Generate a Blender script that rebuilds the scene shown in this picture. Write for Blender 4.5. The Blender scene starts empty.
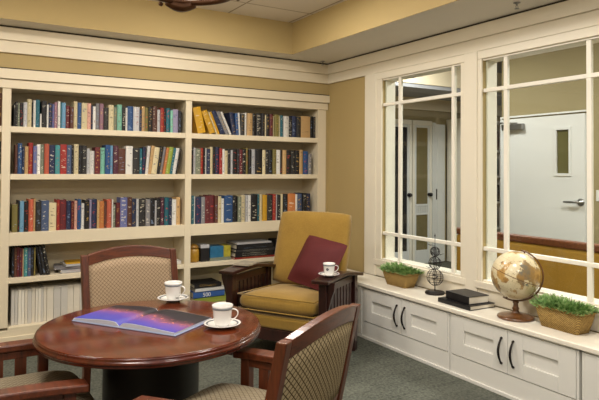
import bpy, bmesh, math, random
from mathutils import Vector, Matrix
random.seed(7)
S = bpy.context.scene
COL = S.collection
PI = math.pi

# ------------------------------------------------------------------ helpers
class MB:
    """collects shapes in one bmesh, then links them as ONE mesh object"""
    def __init__(s): s.bm = bmesh.new(); s.mi = 0
    def _tag(s, faces):
        for f in faces: f.material_index = s.mi
    def box(s, x0, x1, y0, y1, z0, z1, bev=0, seg=2, M=None):
        r = bmesh.ops.create_cube(s.bm, size=1)
        vs = r['verts']
        for v in vs:
            v.co = Vector((x0 + (v.co.x + .5) * (x1 - x0), y0 + (v.co.y + .5) * (y1 - y0), z0 + (v.co.z + .5) * (z1 - z0)))
        fs = set(f for v in vs for f in v.link_faces)
        s._tag(fs)
        if bev:
            es = list(set(e for v in vs for e in v.link_edges))
            b = bmesh.ops.bevel(s.bm, geom=es, offset=bev, segments=seg, affect='EDGES', profile=.5)
            vs = list(set([v for f in b['faces'] for v in f.verts] + [v for v in vs if v.is_valid]))
            s._tag(b['faces'])
        if M is not None:
            for v in vs: v.co = M @ v.co
        return vs
    def lathe(s, prof, n=32, c=(0, 0, 0), M=None):
        rings = []
        for (r, z) in prof:
            if r < 1e-6: rings.append([s.bm.verts.new((0, 0, z))])
            else: rings.append([s.bm.verts.new((r * math.cos(2 * PI * i / n), r * math.sin(2 * PI * i / n), z)) for i in range(n)])
        fs = []
        for a, b in zip(rings, rings[1:]):
            for i in range(n):
                j = (i + 1) % n
                q = [a[i % len(a)], a[j % len(a)], b[j % len(b)], b[i % len(b)]]
                u = []
                for v in q:
                    if v not in u: u.append(v)
                if len(u) >= 3: fs.append(s.bm.faces.new(u))
        for f in fs: f.smooth = True
        s._tag(fs)
        T = Matrix.Translation(c) @ (M if M is not None else Matrix.Identity(4))
        for r in rings:
            for v in r: v.co = T @ v.co
        return s
    def tube(s, pts, rad, n=8, caps=True, closed=False, flat=1.0):
        pts = [Vector(p) for p in pts]; m = len(pts)
        R = rad if isinstance(rad, (list, tuple)) else [rad] * m
        rings = []; up = None
        for i, p in enumerate(pts):
            if closed: t = pts[(i + 1) % m] - pts[i - 1]
            else: t = pts[min(i + 1, m - 1)] - pts[max(i - 1, 0)]
            t.normalize()
            if up is None:
                up = Vector((0, 0, 1)) if abs(t.z) < .9 else Vector((1, 0, 0))
            a = up - up.dot(t) * t
            if a.length < 1e-4: a = t.orthogonal()
            a.normalize(); b = t.cross(a); up = a
            rings.append([s.bm.verts.new(p + (a * math.cos(2 * PI * k / n) * flat + b * math.sin(2 * PI * k / n)) * R[i]) for k in range(n)])
        fs = []
        pairs = list(zip(rings, rings[1:])) + ([(rings[-1], rings[0])] if closed else [])
        for a, b in pairs:
            for k in range(n):
                j = (k + 1) % n
                fs.append(s.bm.faces.new((a[k], a[j], b[j], b[k])))
        if caps and not closed:
            fs.append(s.bm.faces.new(rings[0][::-1])); fs.append(s.bm.faces.new(rings[-1]))
        for f in fs: f.smooth = True
        s._tag(fs)
        return s
    def loft(s, secs, smooth=False, cap=True):
        """secs: list of equal-length closed loops of points"""
        rings = [[s.bm.verts.new(p) for p in q] for q in secs]
        fs = []; n = len(rings[0])
        for a, b in zip(rings, rings[1:]):
            for k in range(n):
                j = (k + 1) % n
                fs.append(s.bm.faces.new((a[k], a[j], b[j], b[k])))
        if cap:
            fs.append(s.bm.faces.new(rings[0][::-1])); fs.append(s.bm.faces.new(rings[-1]))
        for f in fs: f.smooth = smooth
        s._tag(fs)
        return s
    def poly(s, pts):
        f = s.bm.faces.new([s.bm.verts.new(p) for p in pts]); f.material_index = s.mi; return f
    def build(s, name, mats, parent=None, loc=None, sub=0, bevel=0, auto=True):
        bmesh.ops.recalc_face_normals(s.bm, faces=s.bm.faces[:])
        me = bpy.data.meshes.new(name); s.bm.to_mesh(me); s.bm.free()
        if not isinstance(mats, (list, tuple)): mats = [mats]
        for m in mats: me.materials.append(m)
        o = bpy.data.objects.new(name, me); COL.objects.link(o)
        if loc is not None: o.location = loc
        if parent is not None: o.parent = parent
        if bevel:
            b = o.modifiers.new('bevel', 'BEVEL'); b.width = bevel; b.segments = 2; b.limit_method = 'ANGLE'; b.angle_limit = .7
        if sub:
            u = o.modifiers.new('sub', 'SUBSURF'); u.levels = sub; u.render_levels = sub
        return o

def tag(o, label=None, cat=None, group=None, kind=None):
    if label: o['label'] = label
    if cat: o['category'] = cat
    if group: o['group'] = group
    if kind: o['kind'] = kind
    return o
def thing(name, label, cat, loc=(0, 0, 0), rz=0, group=None):
    o = bpy.data.objects.new(name, None); COL.objects.link(o)
    o.location = loc; o.rotation_euler = (0, 0, rz); o.empty_display_size = .1
    return tag(o, label, cat, group)
def struct(name, mb, m, **k):
    return tag(mb.build(name, m, **k), kind='structure')
KIDS = {}
def copy_tree(o, label, parent=None, loc=None, rz=None):
    c = o.copy(); COL.objects.link(c)
    if parent is not None: c.parent = parent
    for ch in [x for x in list(S.objects) if x.parent == o]: copy_tree(ch, None, c)
    if label: c['label'] = label
    if loc is not None: c.location = loc
    if rz is not None: c.rotation_euler = (0, 0, rz)
    return c

# ------------------------------------------------------------------ materials
def lin(c):
    return tuple(((v / 255) / 12.92 if v / 255 <= .04045 else ((v / 255 + .055) / 1.055) ** 2.4) for v in c) + (1,)
class NT:
    def __init__(s, name, rough=.5, metal=0, spec=.5, coat=0, coat_r=.1):
        s.m = bpy.data.materials.new(name); s.m.use_nodes = True; s.t = s.m.node_tree
        s.b = s.t.nodes['Principled BSDF']
        s.b.inputs['Roughness'].default_value = rough; s.b.inputs['Metallic'].default_value = metal
        s.b.inputs['Specular IOR Level'].default_value = spec
        s.b.inputs['Coat Weight'].default_value = coat; s.b.inputs['Coat Roughness'].default_value = coat_r
    def n(s, typ, **k):
        o = s.t.nodes.new(typ)
        for a, v in k.items():
            if a in o.inputs: o.inputs[a].default_value = v
            else: setattr(o, a, v)
        return o
    def l(s, a, b): s.t.links.new(a, b)
    def coord(s, kind='Object', scale=(1, 1, 1), rot=(0, 0, 0), loc=(0, 0, 0)):
        tc = s.n('ShaderNodeTexCoord'); mp = s.n('ShaderNodeMapping')
        mp.inputs['Scale'].default_value = scale; mp.inputs['Rotation'].default_value = rot; mp.inputs['Location'].default_value = loc
        s.l(tc.outputs[kind], mp.inputs['Vector']); return mp.outputs[0]
    def ramp(s, fac, stops, interp='LINEAR'):
        r = s.n('ShaderNodeValToRGB'); cr = r.color_ramp; cr.interpolation = interp
        cr.elements[0].position = stops[0][0]; cr.elements[0].color = stops[0][1]
        cr.elements[1].position = stops[-1][0]; cr.elements[1].color = stops[-1][1]
        for p, c in stops[1:-1]:
            e = cr.elements.new(p); e.color = c
        s.l(fac, r.inputs[0]); return r.outputs[0]
    def math(s, op, a, b=None):
        o = s.n('ShaderNodeMath', operation=op)
        for i, v in enumerate((a, b)):
            if v is None: continue
            if isinstance(v, (int, float)): o.inputs[i].default_value = v
            else: s.l(v, o.inputs[i])
        return o.outputs[0]
    def mix(s, fac, a, b):
        o = s.n('ShaderNodeMix', data_type='RGBA')
        for i, v in ((0, fac), (6, a), (7, b)):
            if isinstance(v, (int, float, tuple)): o.inputs[i].default_value = v
            else: s.l(v, o.inputs[i])
        return o.outputs[2]
    def noise(s, vec, scale, detail=3, rough=.5):
        o = s.n('ShaderNodeTexNoise', Scale=scale, Detail=detail, Roughness=rough)
        if vec is not None: s.l(vec, o.inputs['Vector'])
        return o.outputs[0]
    def bump(s, h, strength=.3, dist=.002):
        o = s.n('ShaderNodeBump', Strength=strength, Distance=dist); s.l(h, o.inputs['Height']); s.l(o.outputs[0], s.b.inputs['Normal'])
    def col(s, c):
        if isinstance(c, tuple): s.b.inputs['Base Color'].default_value = c
        else: s.l(c, s.b.inputs['Base Color'])
def plain(name, rgb, rough=.5, var=.04, scale=6, bump=0, **k):
    t = NT(name, rough, **k); v = t.coord()
    c = lin(rgb); d = tuple(x * (1 - var * 2) for x in c[:3]) + (1,)
    n = t.noise(v, scale, 3)
    t.col(t.mix(n, d, c))
    if bump: t.bump(t.noise(v, 120, 2), bump, .001)
    return t.m
M = {}
M['trim_w'] = plain('window_trim_paint', (230, 222, 203), .42, .02)
M['trim'] = plain('cream_trim_paint', (222, 209, 182), .42, .02)
M['white_frame'] = plain('white_frame_paint', (238, 233, 220), .4, .02)
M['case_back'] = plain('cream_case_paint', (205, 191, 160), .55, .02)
M['tan'] = plain('tan_wall_paint', (176, 154, 104), .75, .03, 3, bump=.05)
M['cab'] = plain('white_cabinet_paint', (224, 222, 215), .4, .015)
M['counter'] = plain('pale_stone_counter', (240, 233, 218), .25, .06, 25)
M['soffit'] = plain('soffit_paint', (222, 217, 208), .8, .02)
M['gap_shade'] = plain('painted_gap_shade', (52, 42, 32), .8)  # dark colour painting the shadow lines in the crown and header gaps
M['iron'] = plain('dark_iron', (40, 34, 32), .45, metal=.6)
M['bronze'] = plain('dark_bronze', (92, 56, 28), .4, .25, 40, metal=.5)
M['steel'] = plain('brushed_steel', (150, 150, 148), .3, metal=.9)
M['china'] = plain('white_china', (236, 234, 230), .12, .01, coat=.5)
M['china_band'] = plain('grey_china_band', (128, 134, 138), .15, .1, 60)
M['paper'] = plain('page_paper', (226, 218, 200), .8, .05, 50)
M['sky_paint'] = plain('white_ceiling_panel', (215, 210, 200), .8, .02)
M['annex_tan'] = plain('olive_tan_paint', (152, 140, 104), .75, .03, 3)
M['door'] = plain('white_door_paint', (222, 224, 222), .45, .02)
M['ochre_fabric'] = plain('ochre_upholstery', (196, 152, 62), .85, .12, 60, bump=.2)
M['dark'] = plain('dark_interior', (30, 28, 24), .7)
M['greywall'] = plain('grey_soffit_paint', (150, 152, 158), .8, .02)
M['bright'] = plain('bulb_glass', (250, 245, 235), .3)

def wood(name, a, b, rough=.3, coat=.4, sc=(2, 18, 18)):
    t = NT(name, rough, coat=coat, coat_r=.12); v = t.coord(scale=sc)
    n = t.noise(v, 3.0, 5, .6); n2 = t.noise(v, 14, 3)
    f = t.math('ADD', t.math('MULTIPLY', n, .75), t.math('MULTIPLY', n2, .25))
    t.col(t.ramp(f, [(.3, lin(b)), (.55, lin(a)), (.75, tuple(min(1, x * 1.25) for x in lin(a)[:3]) + (1,))]))
    t.bump(n2, .05, .001); return t.m
M['mahog'] = wood('mahogany', (92, 42, 20), (52, 22, 11), .4, .25, (18, 18, 2))
M['mahog_h'] = wood('mahogany_rail', (96, 44, 20), (54, 23, 11), .4, .25, (2, 18, 18))
M['tabletop'] = wood('tabletop_veneer', (90, 34, 8), (54, 20, 5), .13, .2, (16, 2.2, 8))
M['tableedge'] = wood('table_edge', (84, 30, 16), (50, 17, 9), .25, .4, (6, 6, 6))
M['darkwood'] = wood('dark_mission_wood', (48, 20, 16), (26, 11, 9), .32, .4, (8, 8, 3))
M['blackwood'] = wood('near_black_wood', (24, 14, 10), (14, 8, 6), .5, .1)
M['globewood'] = wood('globe_walnut', (104, 64, 30), (62, 36, 17), .3, .5, (10, 10, 10))
M['orangewood'] = wood('sofa_rail_wood', (120, 66, 36), (84, 40, 22), .4, .2)

def lattice(name, base, line, pitch, width=.22, rough=.85, dirs='xz', flecks=None):
    """diamond trellis woven into a fabric, in object space"""
    t = NT(name, rough, spec=.2); tc = t.n('ShaderNodeTexCoord'); sp = t.n('ShaderNodeSeparateXYZ')
    t.l(tc.outputs['Object'], sp.inputs[0])
    ax = {'x': sp.outputs[0], 'y': sp.outputs[1], 'z': sp.outputs[2]}
    a, b = ax[dirs[0]], ax[dirs[1]]
    def band(e):
        f = t.math('FRACT', t.math('MULTIPLY', e, 1 / pitch))
        return t.math('LESS_THAN', f, width)
    m = t.math('MAXIMUM', band(t.math('ADD', t.math('ADD', a, b), 10)), band(t.math('ADD', t.math('SUBTRACT', a, b), 10)))
    w = t.n('ShaderNodeTexNoise', Scale=420.0, Detail=1.0); t.l(tc.outputs['Object'], w.inputs['Vector'])
    bc = t.mix(w.outputs[0], tuple(x * .6 for x in lin(base)[:3]) + (1,), tuple(min(1, x * 1.35) for x in lin(base)[:3]) + (1,))
    t.col(t.mix(m, bc, lin(line))); t.bump(m, .25, .001); return t.m
M['weave'] = lattice('trellis_fabric', (158, 142, 110), (70, 54, 36), .024, .19)
M['weave_light'] = lattice('light_trellis_fabric', (168, 146, 120), (104, 82, 60), .022, .12)
M['seat_weave'] = lattice('trellis_seat_fabric', (134, 122, 100), (86, 73, 56), .024, .14, dirs='xy')
def yellow_fab():
    t = NT('mustard_velvet', .85, spec=.15); v = t.coord()
    n = t.noise(v, 7, 4, .6); n2 = t.noise(t.coord(scale=(1, 1, .35)), 90, 2)
    c = t.mix(n, lin((116, 88, 30)), lin((150, 118, 48)))
    t.col(t.mix(t.math('MULTIPLY', n2, .35), c, lin((178, 144, 76))))
    t.b.inputs['Sheen Weight'].default_value = .25
    t.bump(n2, .3, .001); return t.m
M['mustard'] = yellow_fab()
M['burgundy'] = plain('burgundy_cushion', (82, 8, 10), .8, .12, 30, bump=.3)
def carpet():
    t = NT('carpet_tiles', .95, spec=.1); v = t.coord()
    n = t.noise(v, 55, 2, .7); big = t.noise(v, 3, 2)
    ck = t.n('ShaderNodeTexBrick', Scale=1.0); ck.offset = .5
    ck.inputs['Mortar Size'].default_value = .012; ck.inputs['Brick Width'].default_value = .3; ck.inputs['Row Height'].default_value = .15
    ck.inputs['Color1'].default_value = (.45, .45, .45, 1); ck.inputs['Color2'].default_value = (.56, .56, .56, 1); ck.inputs['Mortar'].default_value = (.4, .4, .4, 1)
    t.l(v, ck.inputs['Vector'])
    f = t.math('ADD', t.math('MULTIPLY', n, .9), t.math('MULTIPLY', ck.outputs[0], .45))
    f = t.math('ADD', t.math('MULTIPLY', f, .7), t.math('MULTIPLY', big, .15))
    t.col(t.ramp(f, [(.35, lin((46, 49, 46))), (.72, lin((112, 114, 103)))]))
    t.bump(n, .4, .004); return t.m
M['carpet'] = carpet()
def ceilgrid():
    t = NT('acoustic_tile', .9, spec=.1); v = t.coord()
    b = t.n('ShaderNodeTexBrick', Scale=1.0); b.offset = 0; b.inputs['Brick Width'].default_value = .61; b.inputs['Row Height'].default_value = .61
    b.inputs['Mortar Size'].default_value = .008
    b.inputs['Color1'].default_value = lin((222, 214, 202)); b.inputs['Color2'].default_value = lin((218, 210, 198)); b.inputs['Mortar'].default_value = lin((160, 148, 130))
    t.l(v, b.inputs['Vector']); t.col(b.outputs[0]); return t.m
M['ceil'] = ceilgrid()
def glass():
    t = NT('window_glass', .02); m = t.m; tr = t.n('ShaderNodeBsdfTransparent'); gl = t.n('ShaderNodeBsdfGlossy', Roughness=.03)
    fr = t.n('ShaderNodeFresnel', IOR=1.45); mx = t.n('ShaderNodeMixShader'); ge = t.n('ShaderNodeNewGeometry')
    tr.inputs[0].default_value = (.93, .95, .93, 1)
    t.l(t.math('MULTIPLY', t.math('SUBTRACT', 1.0, ge.outputs['Backfacing']), fr.outputs[0]), mx.inputs[0]); t.l(tr.outputs[0], mx.inputs[1]); t.l(gl.outputs[0], mx.inputs[2])
    t.l(mx.outputs[0], t.t.nodes['Material Output'].inputs[0]); return m
M['glass'] = glass()

BC = dict(black=(20, 18, 20), charcoal=(42, 40, 40), sage=(126, 132, 112), silver=(186, 186, 188), cream=(214, 200, 160), white=(226, 224, 218),
          teal=(28, 98, 112), navy=(30, 40, 72), periwinkle=(104, 110, 160), mauve=(150, 112, 126), sky_blue=(110, 158, 190), maroon=(96, 28, 34),
          brown=(88, 50, 36), blue=(34, 76, 128), pink=(206, 156, 140), grey=(128, 126, 128), mint=(124, 186, 164), tan=(194, 158, 108),
          olive=(122, 112, 58), red=(148, 38, 32), lavender=(160, 152, 180), coral=(190, 92, 66), aqua=(70, 146, 150), slate_blue=(72, 88, 120),
          plum=(84, 38, 58), orange=(188, 116, 62), lime=(146, 162, 64), yellow=(200, 152, 28))
def bookmat(cn):
    t = NT('book_' + cn, .55); rgb = BC[cn]
    tc = t.n('ShaderNodeTexCoord'); sp = t.n('ShaderNodeSeparateXYZ'); t.l(tc.outputs['Generated'], sp.inputs[0])
    oi = t.n('ShaderNodeObjectInfo'); rnd = oi.outputs['Random']
    z = sp.outputs[2]
    cb = t.n('ShaderNodeCombineXYZ'); t.l(t.math('MULTIPLY', rnd, 37.0), cb.inputs[0]); t.l(t.math('MULTIPLY', z, 16.0), cb.inputs[2]); t.l(t.math('MULTIPLY', sp.outputs[0], 1.2), cb.inputs[1])
    n = t.noise(cb.outputs[0], 1.0, 2, .6)
    mask = t.math('GREATER_THAN', n, .60)
    inr = t.math('MULTIPLY', t.math('GREATER_THAN', z, .08), t.math('LESS_THAN', z, .93))
    inx = t.math('MULTIPLY', t.math('GREATER_THAN', sp.outputs[0], .18), t.math('LESS_THAN', sp.outputs[0], .82))
    mask = t.math('MULTIPLY', t.math('MULTIPLY', mask, inr), inx)
    lum = sum(rgb) / 3
    inks = [lin(c) for c in (((230, 222, 200), (200, 160, 80), (190, 60, 50), (130, 150, 180)) if lum < 130 else ((60, 50, 60), (150, 50, 40), (40, 70, 110), (120, 100, 70)))]
    pick = t.ramp(t.math('FRACT', t.math('MULTIPLY', rnd, 7.3)), [(0, inks[0]), (.4, inks[1]), (.62, inks[2]), (.82, inks[3])], 'CONSTANT')
    c = lin(rgb); d = tuple(x * .75 for x in c[:3]) + (1,)
    base = t.mix(rnd, d, c)
    t.col(t.mix(t.math('MULTIPLY', mask, .55), base, pick)); return t.m
for k in BC: M['b_' + k] = bookmat(k)
# books per shelf: colour, thickness mm, height mm, lean in degrees
ROWS = {
 'a1': (-2.856, 'black 14 174, charcoal 14 195, sage 14 184, black 25 184, silver 27 191, cream 31 217, black 11 195, white 18 210, teal 30 217, white 11 108, black 37 210, white 15 184, navy 27 195, periwinkle 15 189, mauve 23 206, white 19 213, teal 12 206, sky_blue 31 206, maroon 31 184, brown 27 174, cream 28 221, blue 32 213, cream 44 213, pink 32 213, navy 12 195, white 24 191, grey 29 217, mauve 33 217, charcoal 37 184, cream 42 210, sage 30 195, mint 38 217, black 30 200, white 17 195, blue 48 210, silver 53 206, navy 18 184, tan 27 217, olive 31 206, black 36 213, brown 41 221, silver 27 195, red 32 213, black 23 202, teal 33 213, mint 23 195, lavender 52 206, black 24 195'),
 'a2': (-2.843, 'brown 19 223, blue 30 235, navy 19 207, tan 27 212, red 31 242, periwinkle 27 216, white 27 230, sage 27 230, coral 35 235, navy 44 228, aqua 36 228, red 49 235, slate_blue 37 230, black 16 230, cream 37 240, black 29 230, charcoal 34 230, silver 25 207, white 38 188, maroon 43 219, mint 39 216, blue 39 240, sky_blue 26 235, plum 40 235, brown 63 212, white 59 235, charcoal 55 219, teal 23 216, navy 28 228 2, white 25 240 5, tan 28 244 7, cream 47 230 7, black 24 240 7, grey 24 235 9, orange 24 230 9, lime 39 235 9, teal 24 228 9, white 29 228 9, black 15 230 9'),
 'a3': (-2.857, 'olive 39 211, black 14 240, sky_blue 29 235, black 32 233, coral 36 247, tan 15 252, charcoal 40 230, slate_blue 56 235, cream 56 216, red 23 240, maroon 50 240, navy 35 228, maroon 23 223, pink 23 228, blue 28 240, white 28 206, black 36 233, lavender 20 235, navy 40 238, tan 20 228, orange 37 221, brown 21 216, coral 41 233, white 12 233, sage 21 187, maroon 34 204, periwinkle 59 247, brown 39 247, navy 35 233, silver 22 233, charcoal 57 235, grey 40 228, black 40 235, silver 18 216, black 36 233, plum 32 235, teal 37 240, navy 28 235, white 42 221, tan 37 240'),
 'b1': (-1.427, 'gap 57 0, yellow 78 237 -13, gap 39 0, yellow 61 219 -23, cream 14 215 -23, yellow 24 215 -23, gap 8 0, navy 48 226 -25, grey 38 226 -25, white 24 226 -25, navy 39 209 -10, blue 29 204 -4, white 20 211 -3, charcoal 40 200, white 20 215, tan 55 211, black 46 215, charcoal 51 215, black 36 219, cream 16 204, black 36 215, maroon 37 215, cream 19 200, olive 48 215, cream 16 204, teal 32 211, white 59 204, black 38 194, navy 49 211, charcoal 50 206, tan 112 215, black 40 219, charcoal 23 215'),
 'b2': (-1.424, 'black 10 212, silver 20 235, sage 49 230, red 30 235, black 17 235, white 15 235, navy 30 228, cream 30 247, black 22 247, navy 36 247, red 31 235, white 26 230, cream 31 216, charcoal 28 230, silver 16 223, black 48 235, charcoal 23 235, maroon 32 230, black 39 235, olive 22 247, black 31 230, silver 44 235, black 72 240, cream 34 230, charcoal 34 235, black 40 235, olive 40 240, white 52 235, black 21 235, tan 41 235, black 53 235, charcoal 54 230, black 48 235, tan 42 240, blue 55 228, grey 37 204'),
 'b3': (-1.426, 'teal 26 252, white 12 245, navy 52 238, grey 37 238, maroon 42 247, maroon 53 252, brown 32 245, cream 33 240, white 27 220, blue 83 247, black 56 240, sage 34 233, cream 45 245, silver 23 245, white 29 245, black 70 250, teal 23 252, cream 35 250, yellow 47 245, charcoal 60 245, red 36 250, silver 12 245, black 37 245, cream 31 252, black 49 250, orange 88 252, white 25 245, slate_blue 57 250, black 45 255, navy 52 250'),
 'c1': (-2.970, 'black 10 223, brown 21 247'),
 'c2': (-2.965, 'maroon 12 240, navy 9 245, black 9 245'),
 'c3': (-2.958, 'silver 33 223'),
 'a4': (-2.852, 'black 17 225, brown 17 225, maroon 20 225, plum 14 218, red 7 214, cream 9 209, aqua 24 218, slate_blue 24 218, charcoal 21 220, olive 11 218, gap 35 0, black 23 225 -10, charcoal 21 225 -10, black 28 225 -10'),
 'c4': (-3.006, 'charcoal 16 235, brown 16 223, black 21 235, navy 16 235'),
 'c5': (-3.001, 'brown 20 250, maroon 20 238, brown 20 250'),
}

# ------------------------------------------------------------------ the room shell
b = MB(); b.box(-4.7, 0, -8, .42, -.1, 0); struct('floor', b, M['carpet'])
b = MB(); b.box(-4.7, 0, .32, .42, 0, 2.9); b.box(-4.7, 0, .0, .32, 2.138, 2.45); b.box(-.026, 0, .0, .32, 0, 2.138); struct('wall_back', b, M['tan'])
b = MB(); b.box(-4.8, -4.7, -8, .42, 0, 2.9); struct('wall_left', b, M['tan'])
TRX, TRY = -.57, -.25
b = MB(); b.box(-4.7, 0, TRY, 0, 2.45, 2.9); b.box(TRX, 0, -8, TRY, 2.45, 2.9); struct('ceiling_soffit', b, M['soffit'])
b = MB(); b.box(-4.7, TRX - .006, TRY - .006, TRY - .001, 2.448, 2.74); b.box(TRX - .006, TRX - .001, -8, TRY - .001, 2.448, 2.74); struct('wall_tray', b, M['tan'])
b = MB(); b.box(-4.7, TRX - .006, -8, TRY - .006, 2.74, 2.86); struct('ceiling', b, M['ceil'])
# right wall with its two internal windows
W = [(-1.786, -.862), (-2.963, -1.985)]; WZ0, WZ1, WT = .60, 2.19, .12
b = MB()
b.box(0, WT, -8, .42, 0, WZ0); b.box(0, WT, -8, .42, WZ1, 2.9)
b.box(0, WT, W[0][1], .42, WZ0, WZ1); b.box(0, WT, W[1][1], W[0][0], WZ0, WZ1); b.box(0, WT, -8, W[1][0], WZ0, WZ1)
struct('wall_right', b, M['tan'])
# crown moulding in two steps with the gap's shadow under the soffit coloured in as a dark strip
b = MB(); b.box(-4.7, 0, -.022, 0, 2.249, 2.338); b.box(-4.7, 0, -.036, 0, 2.341, 2.438); b.box(-4.7, 0, -.016, 0, 2.336, 2.343)
struct('trim_1', b, M['trim'], bevel=.003)
b = MB(); b.box(-.022, 0, -8, -.022, 2.249, 2.338); b.box(-.036, 0, -8, -.036, 2.341, 2.438); b.box(-.016, 0, -8, -.02, 2.336, 2.343)
struct('trim_2', b, M['trim_w'], bevel=.003)
b = MB(); b.box(-4.7, 0, -.03, 0, 2.438, 2.449); b.box(-.03, 0, -8, -.03, 2.438, 2.449); struct('soffit_shade_strip', b, M['gap_shade'])
# window casings
b = MB()
for y0, y1 in ((-.79, -.634), (-1.95, -1.83), (-3.16, -3.01)): b.box(-.026, 0, y0, y1, .452, 2.249)
b.box(-.018, 0, -3.05, -.75, 2.19, 2.249)
b.box(-.014, 0, -3.2, -.634, .452, .575)
struct('trim_4', b, M['trim_w'], bevel=.003)
b = MB()
for (y0, y1), k in zip(W, (.092, .055)):
    b.box(-.016, 0, y1, y1 + k, .601, 2.189); b.box(-.016, 0, y0 - .06, y0, .601, 2.189)
    b.box(-.03, 0, y0 - .06, y1 + k, .55, .60)
struct('trim_5', b, M['trim_w'], bevel=.004)
for i, (y0, y1) in enumerate(W):
    w = thing('window_%d' % (i + 1), None, None, (0, y0, WZ0)); w['kind'] = 'structure'
    L_, H_ = y1 - y0, WZ1 - WZ0
    b = MB()
    b.box(.03, WT + .01, 0, .015, 0, H_); b.box(.03, WT + .01, L_ - .015, L_, 0, H_); b.box(.0, WT + .01, 0, L_, 0, .012); b.box(.0, WT + .01, 0, L_, H_ - .012, H_)
    f = b.build('window_frame', M['white_frame'], w, bevel=.002)
    b = MB()
    m1, m2 = (-1.078 - y0, -1.69 - y0) if i == 0 else (-2.177 - y0, -2.785 - y0)
    for m in (m1, m2): b.box(.004, .03, m - .016, m + .016, .012, H_ - .012, .004)
    for z in (1.962 - WZ0, .832 - WZ0): b.box(.002, .032, .0, L_, z - .014, z + .014, .004)
    b.build('muntin', M['white_frame'], w)
    b = MB(); b.box(.015, .019, .0, L_, .01, H_ - .01); b.build('pane', M['glass'], w)

# ------------------------------------------------------------------ the room beyond the windows
b = MB(); b.box(.12, 5.2, -8, 1.7, -.1, 0); struct('floor_annex', b, M['carpet'])
b = MB(); b.box(2.8, 2.9, -8, .17, 0, 3.1); b.box(2.9, 5.2, .07, .17, 0, 3.1); struct('wall_annex_right', b, M['annex_tan'])
b = MB(); b.box(.12, 5.2, 1.6, 1.7, 0, 2.9); struct('wall_annex_back', b, M['annex_tan'])
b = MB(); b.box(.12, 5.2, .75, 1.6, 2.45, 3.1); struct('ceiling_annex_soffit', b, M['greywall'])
b = MB(); b.box(.12, 5.2, .74, .749, 2.5, 2.78); b.box(.12, 5.2, 1.56, 1.6, 2.28, 2.45); struct('trim_6', b, M['trim'])
b = MB(); b.box(.12, 5.2, -8, .74, 3.0, 3.1); struct('ceiling_annex', b, M['sky_paint'])

# white slab door opposite the window
def lever(name, m, parent, loc, s):
    b = MB(); b.lathe([(0, 0), (.042, 0), (.042, .010), (.018, .014), (.016, .05), (0, .052)], 20, M=Matrix.Rotation(-PI / 2, 4, 'Y'))
    b.tube([(-.045, 0, 0), (-.05, .03 * s, 0), (-.048, .13 * s, -.004)], [.015, .014, .011], 10)
    return b.build(name, m, parent, loc=loc)
dr = thing('door_1', None, None, (2.79, -.44, 0)); dr['kind'] = 'structure'
b = MB()
for z0, z1, y0, y1 in ((0, 1.36, -.56, .58), (1.86, 2.03, -.56, .58), (1.36, 1.86, -.56, -.37), (1.36, 1.86, -.21, .58)): b.box(-.045, -.002, y0, y1, z0, z1)
lf = b.build('door_leaf', M['door'], dr)
b = MB()
for y0, y1, z0, z1 in ((-.395, -.37, 1.33, 1.89), (-.21, -.185, 1.33, 1.89), (-.37, -.21, 1.33, 1.36), (-.37, -.21, 1.86, 1.89)): b.box(-.055, -.045, y0, y1, z0, z1)
b.build('vision_frame', M['door'], lf)
b = MB(); b.box(-.03, -.02, -.37, -.21, 1.36, 1.86); b.build('vision_pane', plain('olive_glass', (96, 92, 52), .1), lf)
lever('door_handle', M['steel'], lf, (-.045, -.515, 1.04), 1.4)
b = MB(); b.box(-.11, -.045, .22, .52, 1.89, 1.965, .008); b.tube([(-.08, .3, 1.97), (-.2, .45, 1.975), (-.06, .58, 1.975)], .01, 8); b.build('door_closer', M['steel'], lf)
b = MB(); b.box(-.02, -.001, .59, .61, 0, 2.07); b.box(-.02, -.001, -.59, -.57, 0, 2.07); b.box(-.02, -.001, -.57, .59, 2.051, 2.07); b.build('door_frame', M['door'], dr)
sw = thing('light_switch', 'white light switch plate on the tan wall right of the far white door', 'light switch', (2.8, -1.14, 1.12))
b = MB(); b.box(-.008, 0, -.04, .04, -.06, .06, .003); b.build('switch_plate', M['door'], sw)
b = MB(); b.box(-.014, -.008, -.012, .012, -.025, .025, .002); b.build('rocker', M['china'], sw)
sl = thing('wall_sensor', 'tiny round white sensor high on the tan wall above the far door', 'sensor', (2.8, -.20, 2.87))
b = MB(); b.lathe([(0, 0), (.022, 0), (.02, .014), (.012, .022), (0, .024)], 18, M=Matrix.Rotation(-PI / 2, 4, 'Y')); b.build('sensor_dome', M['bright'], sl)

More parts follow.
